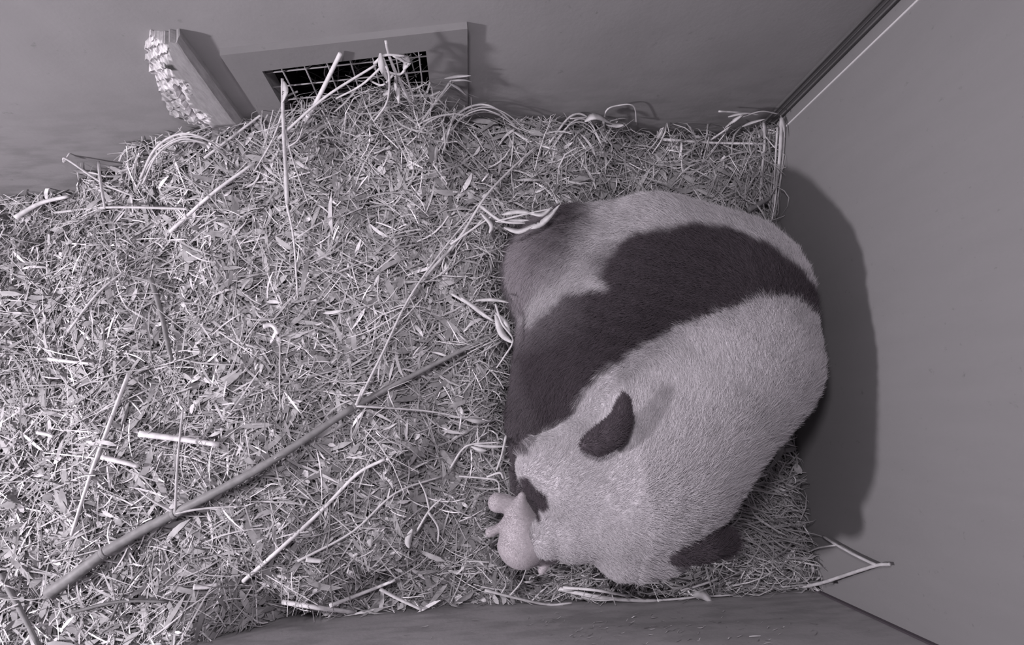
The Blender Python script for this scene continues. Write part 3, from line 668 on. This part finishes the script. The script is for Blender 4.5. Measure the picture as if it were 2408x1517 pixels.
sprigz('hooked_twig', 'small hooked twig just above the cub paw', 'twig', [([(1080, 1120, .2), (1140, 1125, .24), (1170, 1132, .25), (1175, 1160, .24)], 2.2, 2), ([(1145, 1122, .24), (1175, 1112, .26), (1184, 1125, .26)], 2.5, 3)], [])
sprigz('dry_twig', 'forked pale twig in the straw left of the cub', 'twig', [([(980, 1250, .2), (1010, 1200, .22), (1040, 1172, .22)], 3, 2), ([(1010, 1200, .22), (1000, 1160, .22), (985, 1130, .21)], 2.5, 1.6), ([(1008, 1205, .22), (1030, 1240, .21), (1030, 1275, .2)], 3, 2)], [([(970, 1245, .21), (960, 1270, .2), (962, 1290, .19)], 8)])

# along the front wall
stick('straw_stalk', 'bright flat straw lying along the front wall, leftmost there', 'straw stalk', [(666, 1416), (740, 1428), (832, 1440)], 5.5)
stick('straw_stalk', 'long pale straw slanting up from the front wall into the bed', 'straw stalk', [(775, 1425), (860, 1392), (930, 1364)], 4.5)
stick('straw_stalk', 'pale stick slanting down onto the front wall left of the cub', 'straw stalk', [(893, 1385), (940, 1410), (992, 1434)], 4)
sprig('knobbly_twig', 'knobbly thin twig with side shoots along the front wall below the cub', 'twig', [([(1140, 1388, .03), (1220, 1408, .03), (1290, 1422, .03), (1345, 1418, .03)], 3.5, 2.5), ([(1200, 1400, .03), (1225, 1370, .05), (1238, 1338, .06)], 2.2, 1.5), ([(1180, 1395, .03), (1190, 1370, .05), (1170, 1335, .06)], 2, 1.5), ([(1290, 1420, .03), (1310, 1432, .03), (1325, 1421, .03)], 2.2, 1.8)], [])
stick('straw_stalk', "pair of thick pale straws lying along the front wall under the panda's chin", 'straw stalk', [(1312, 1384), (1400, 1403), (1460, 1410), (1552, 1413)], 5)
stick('straw_stalk', 'shorter pale straw forking off above the thick pair by the front wall', 'straw stalk', [(1325, 1382, .035), (1400, 1388, .04), (1480, 1402, .035)], 3.5)
sprig('leaf_stem', 'thin stem ending in a round pale leaf, by the front wall below the far ear', 'leaf', [([(1545, 1412, .03), (1600, 1408, .03), (1640, 1404, .03), (1728, 1399, .03)], 3, 2)], [([(1630, 1400, .035), (1655, 1400, .035), (1675, 1418, .035)], 10)])
stick('straw_stalk', 'thin straw pointing to the right wall below the far ear', 'straw stalk', [(1600, 1388, .03), (1650, 1375, .03), (1692, 1360, .03)], 3)
stick('straw_stalk', 'straight straw just under the chin, level with the front wall', 'straw stalk', [(1470, 1368, .05), (1510, 1370, .05), (1555, 1371, .05)], 3)

# bent twig on the right wall
t = thing('bent_twig', 'thin bent twig standing off the right wall at the front corner', 'twig', onright(1730, 1352, .10).tolist())
P = catmull([onright(1730, 1352, .06), onright(1790, 1368, .05), onright(1860, 1380, .05), onright(1920, 1374, .04), onright(1990, 1352, .03), onright(2060, 1330, .02), onright(2093, 1327, .015)], 8)
tube_into(t, 'stem', P, px2m(5), px2m(3.5), M_pale)
tube_into(t, 'twig', catmull([onright(2062, 1330, .02), onright(2010, 1305, .02), onright(1965, 1280, .02), onright(1936, 1262, .015)], 6), px2m(3.6), px2m(3), M_pale)
tube_into(t, 'twig', catmull([onright(1965, 1282, .02), onright(1920, 1290, .02), onright(1885, 1308, .02)], 6), px2m(2.2), px2m(1.6), M_pale)
for lab, pts in [('dark curved stem fanning out behind the far ear, uppermost of three', [(1760, 1215, .10), (1800, 1270, .08), (1850, 1310, .05), (1890, 1340, .02)]), ('dark curved stem fanning out behind the far ear, middle of three', [(1740, 1260, .11), (1780, 1320, .09), (1840, 1345, .05), (1905, 1362, .02)]), ('dark curved stem fanning out behind the far ear, lowest of three', [(1700, 1300, .12), (1760, 1340, .1), (1830, 1360, .06), (1960, 1372, .02)])]:
    stick('dark_stalk', lab, 'stalk', pts, 2.6, M_dark, 'right', group='dark stems behind the far ear')

# loose fan of coarse straw in the front right corner and along the nest edge, part of the bedding
def fan(n, u0, u1, v0, v1, l0, l1, zr, wd=(.001, .0028), ang=None, seed=11):
    r = np.random.default_rng(seed); P = []; D = []
    for _ in range(n):
        u, v = r.uniform(u0, u1), r.uniform(v0, v1); p = surf(u, v, r.uniform(*zr))
        a = r.uniform(0, 2*math.pi) if ang is None else r.normal(ang, .45)
        D.append((math.cos(a), math.sin(a), r.normal(0, .3))); P.append(p)
    P = np.array(P); D = np.array(D); D /= np.linalg.norm(D, axis=1, keepdims=True); n = len(P)
    up = np.tile([0, 0, 1.], (n, 1)) + r.normal(0, .3, (n, 3)); up /= np.linalg.norm(up, axis=1, keepdims=True)
    return clampwalls(blades(P, D, r.uniform(l0, l1, n), r.uniform(*wd, n), up, r.normal(0, .6, (n, 2)), 4, r.random(n) < .3, r.normal(0, .8, n)))
fans = [fan(420, 1660, 1900, 1130, 1340, .06, .20, (.0, .06), ang=-.5), fan(250, 1500, 1880, 1310, 1395, .08, .22, (.0, .03), ang=.05, seed=12),
        fan(500, 1120, 1195, 440, 1120, .05, .14, (.0, .05), seed=13), fan(260, 1200, 1800, 290, 430, .06, .22, (.0, .05), seed=14),
        fan(260, 640, 1080, 215, 320, .08, .22, (.02, .13), seed=15), fan(90, 840, 1010, 190, 240, .06, .18, (.05, .17), wd=(.0008, .0018), seed=19), fan(120, 1740, 1830, 290, 500, .08, .2, (.0, .06), ang=1.5, seed=16), fan(120, 1280, 1420, 1320, 1400, .05, .14, (.0, .04), ang=0, seed=17)]
strips_to_mesh('coarse_straw', np.concatenate(fans), M_straw, bed, kind='stuff')

r = np.random.default_rng(31); n = 150
P = np.stack([r.uniform(hx0 + .04, hx1 - .04, n), r.uniform(BY + .08, BY + .22, n), .29 + .33 * r.random(n) ** 1.8], -1); D = r.normal(0, 1, (n, 3)) * [1, .25, .8]; D /= np.linalg.norm(D, axis=1, keepdims=True)
strips_to_mesh('straw_behind_mesh', blades(P, D, r.uniform(.05, .13, n), r.uniform(.001, .0022, n), np.tile([0, -1., .3], (n, 1)), r.normal(0, .4, (n, 2)), 4, r.random(n) < .2, r.normal(0, .5, n)), M_straw, bed, kind='stuff')

# crumbs of straw stuck to the front wall
r = np.random.default_rng(21); P = []; D = []
for _ in range(170):
    u = r.normal(1480, 190) if r.random() < .8 else r.uniform(900, 2000); v = r.normal(1475, 22)
    if not 880 < u < 2050 or v < 1436: continue
    P.append(onfront(u, v, r.uniform(.004, .006))); a = r.normal(-.25, .4); D.append((math.cos(a), 0, math.sin(a)))
P = np.array(P); D = np.array(D); n = len(P)
strips_to_mesh('straw_crumbs', blades(P, D, r.uniform(.006, .03, n), r.uniform(.0006, .0022, n), np.tile(NFW, (n, 1)) + r.normal(0, .3, (n, 3)), r.normal(0, .4, (n, 2)), 3, r.random(n) < .4, r.normal(0, .3, n)),
               M_straw, None, kind='stuff', label='crumbs of straw stuck to the front wall', category='straw')
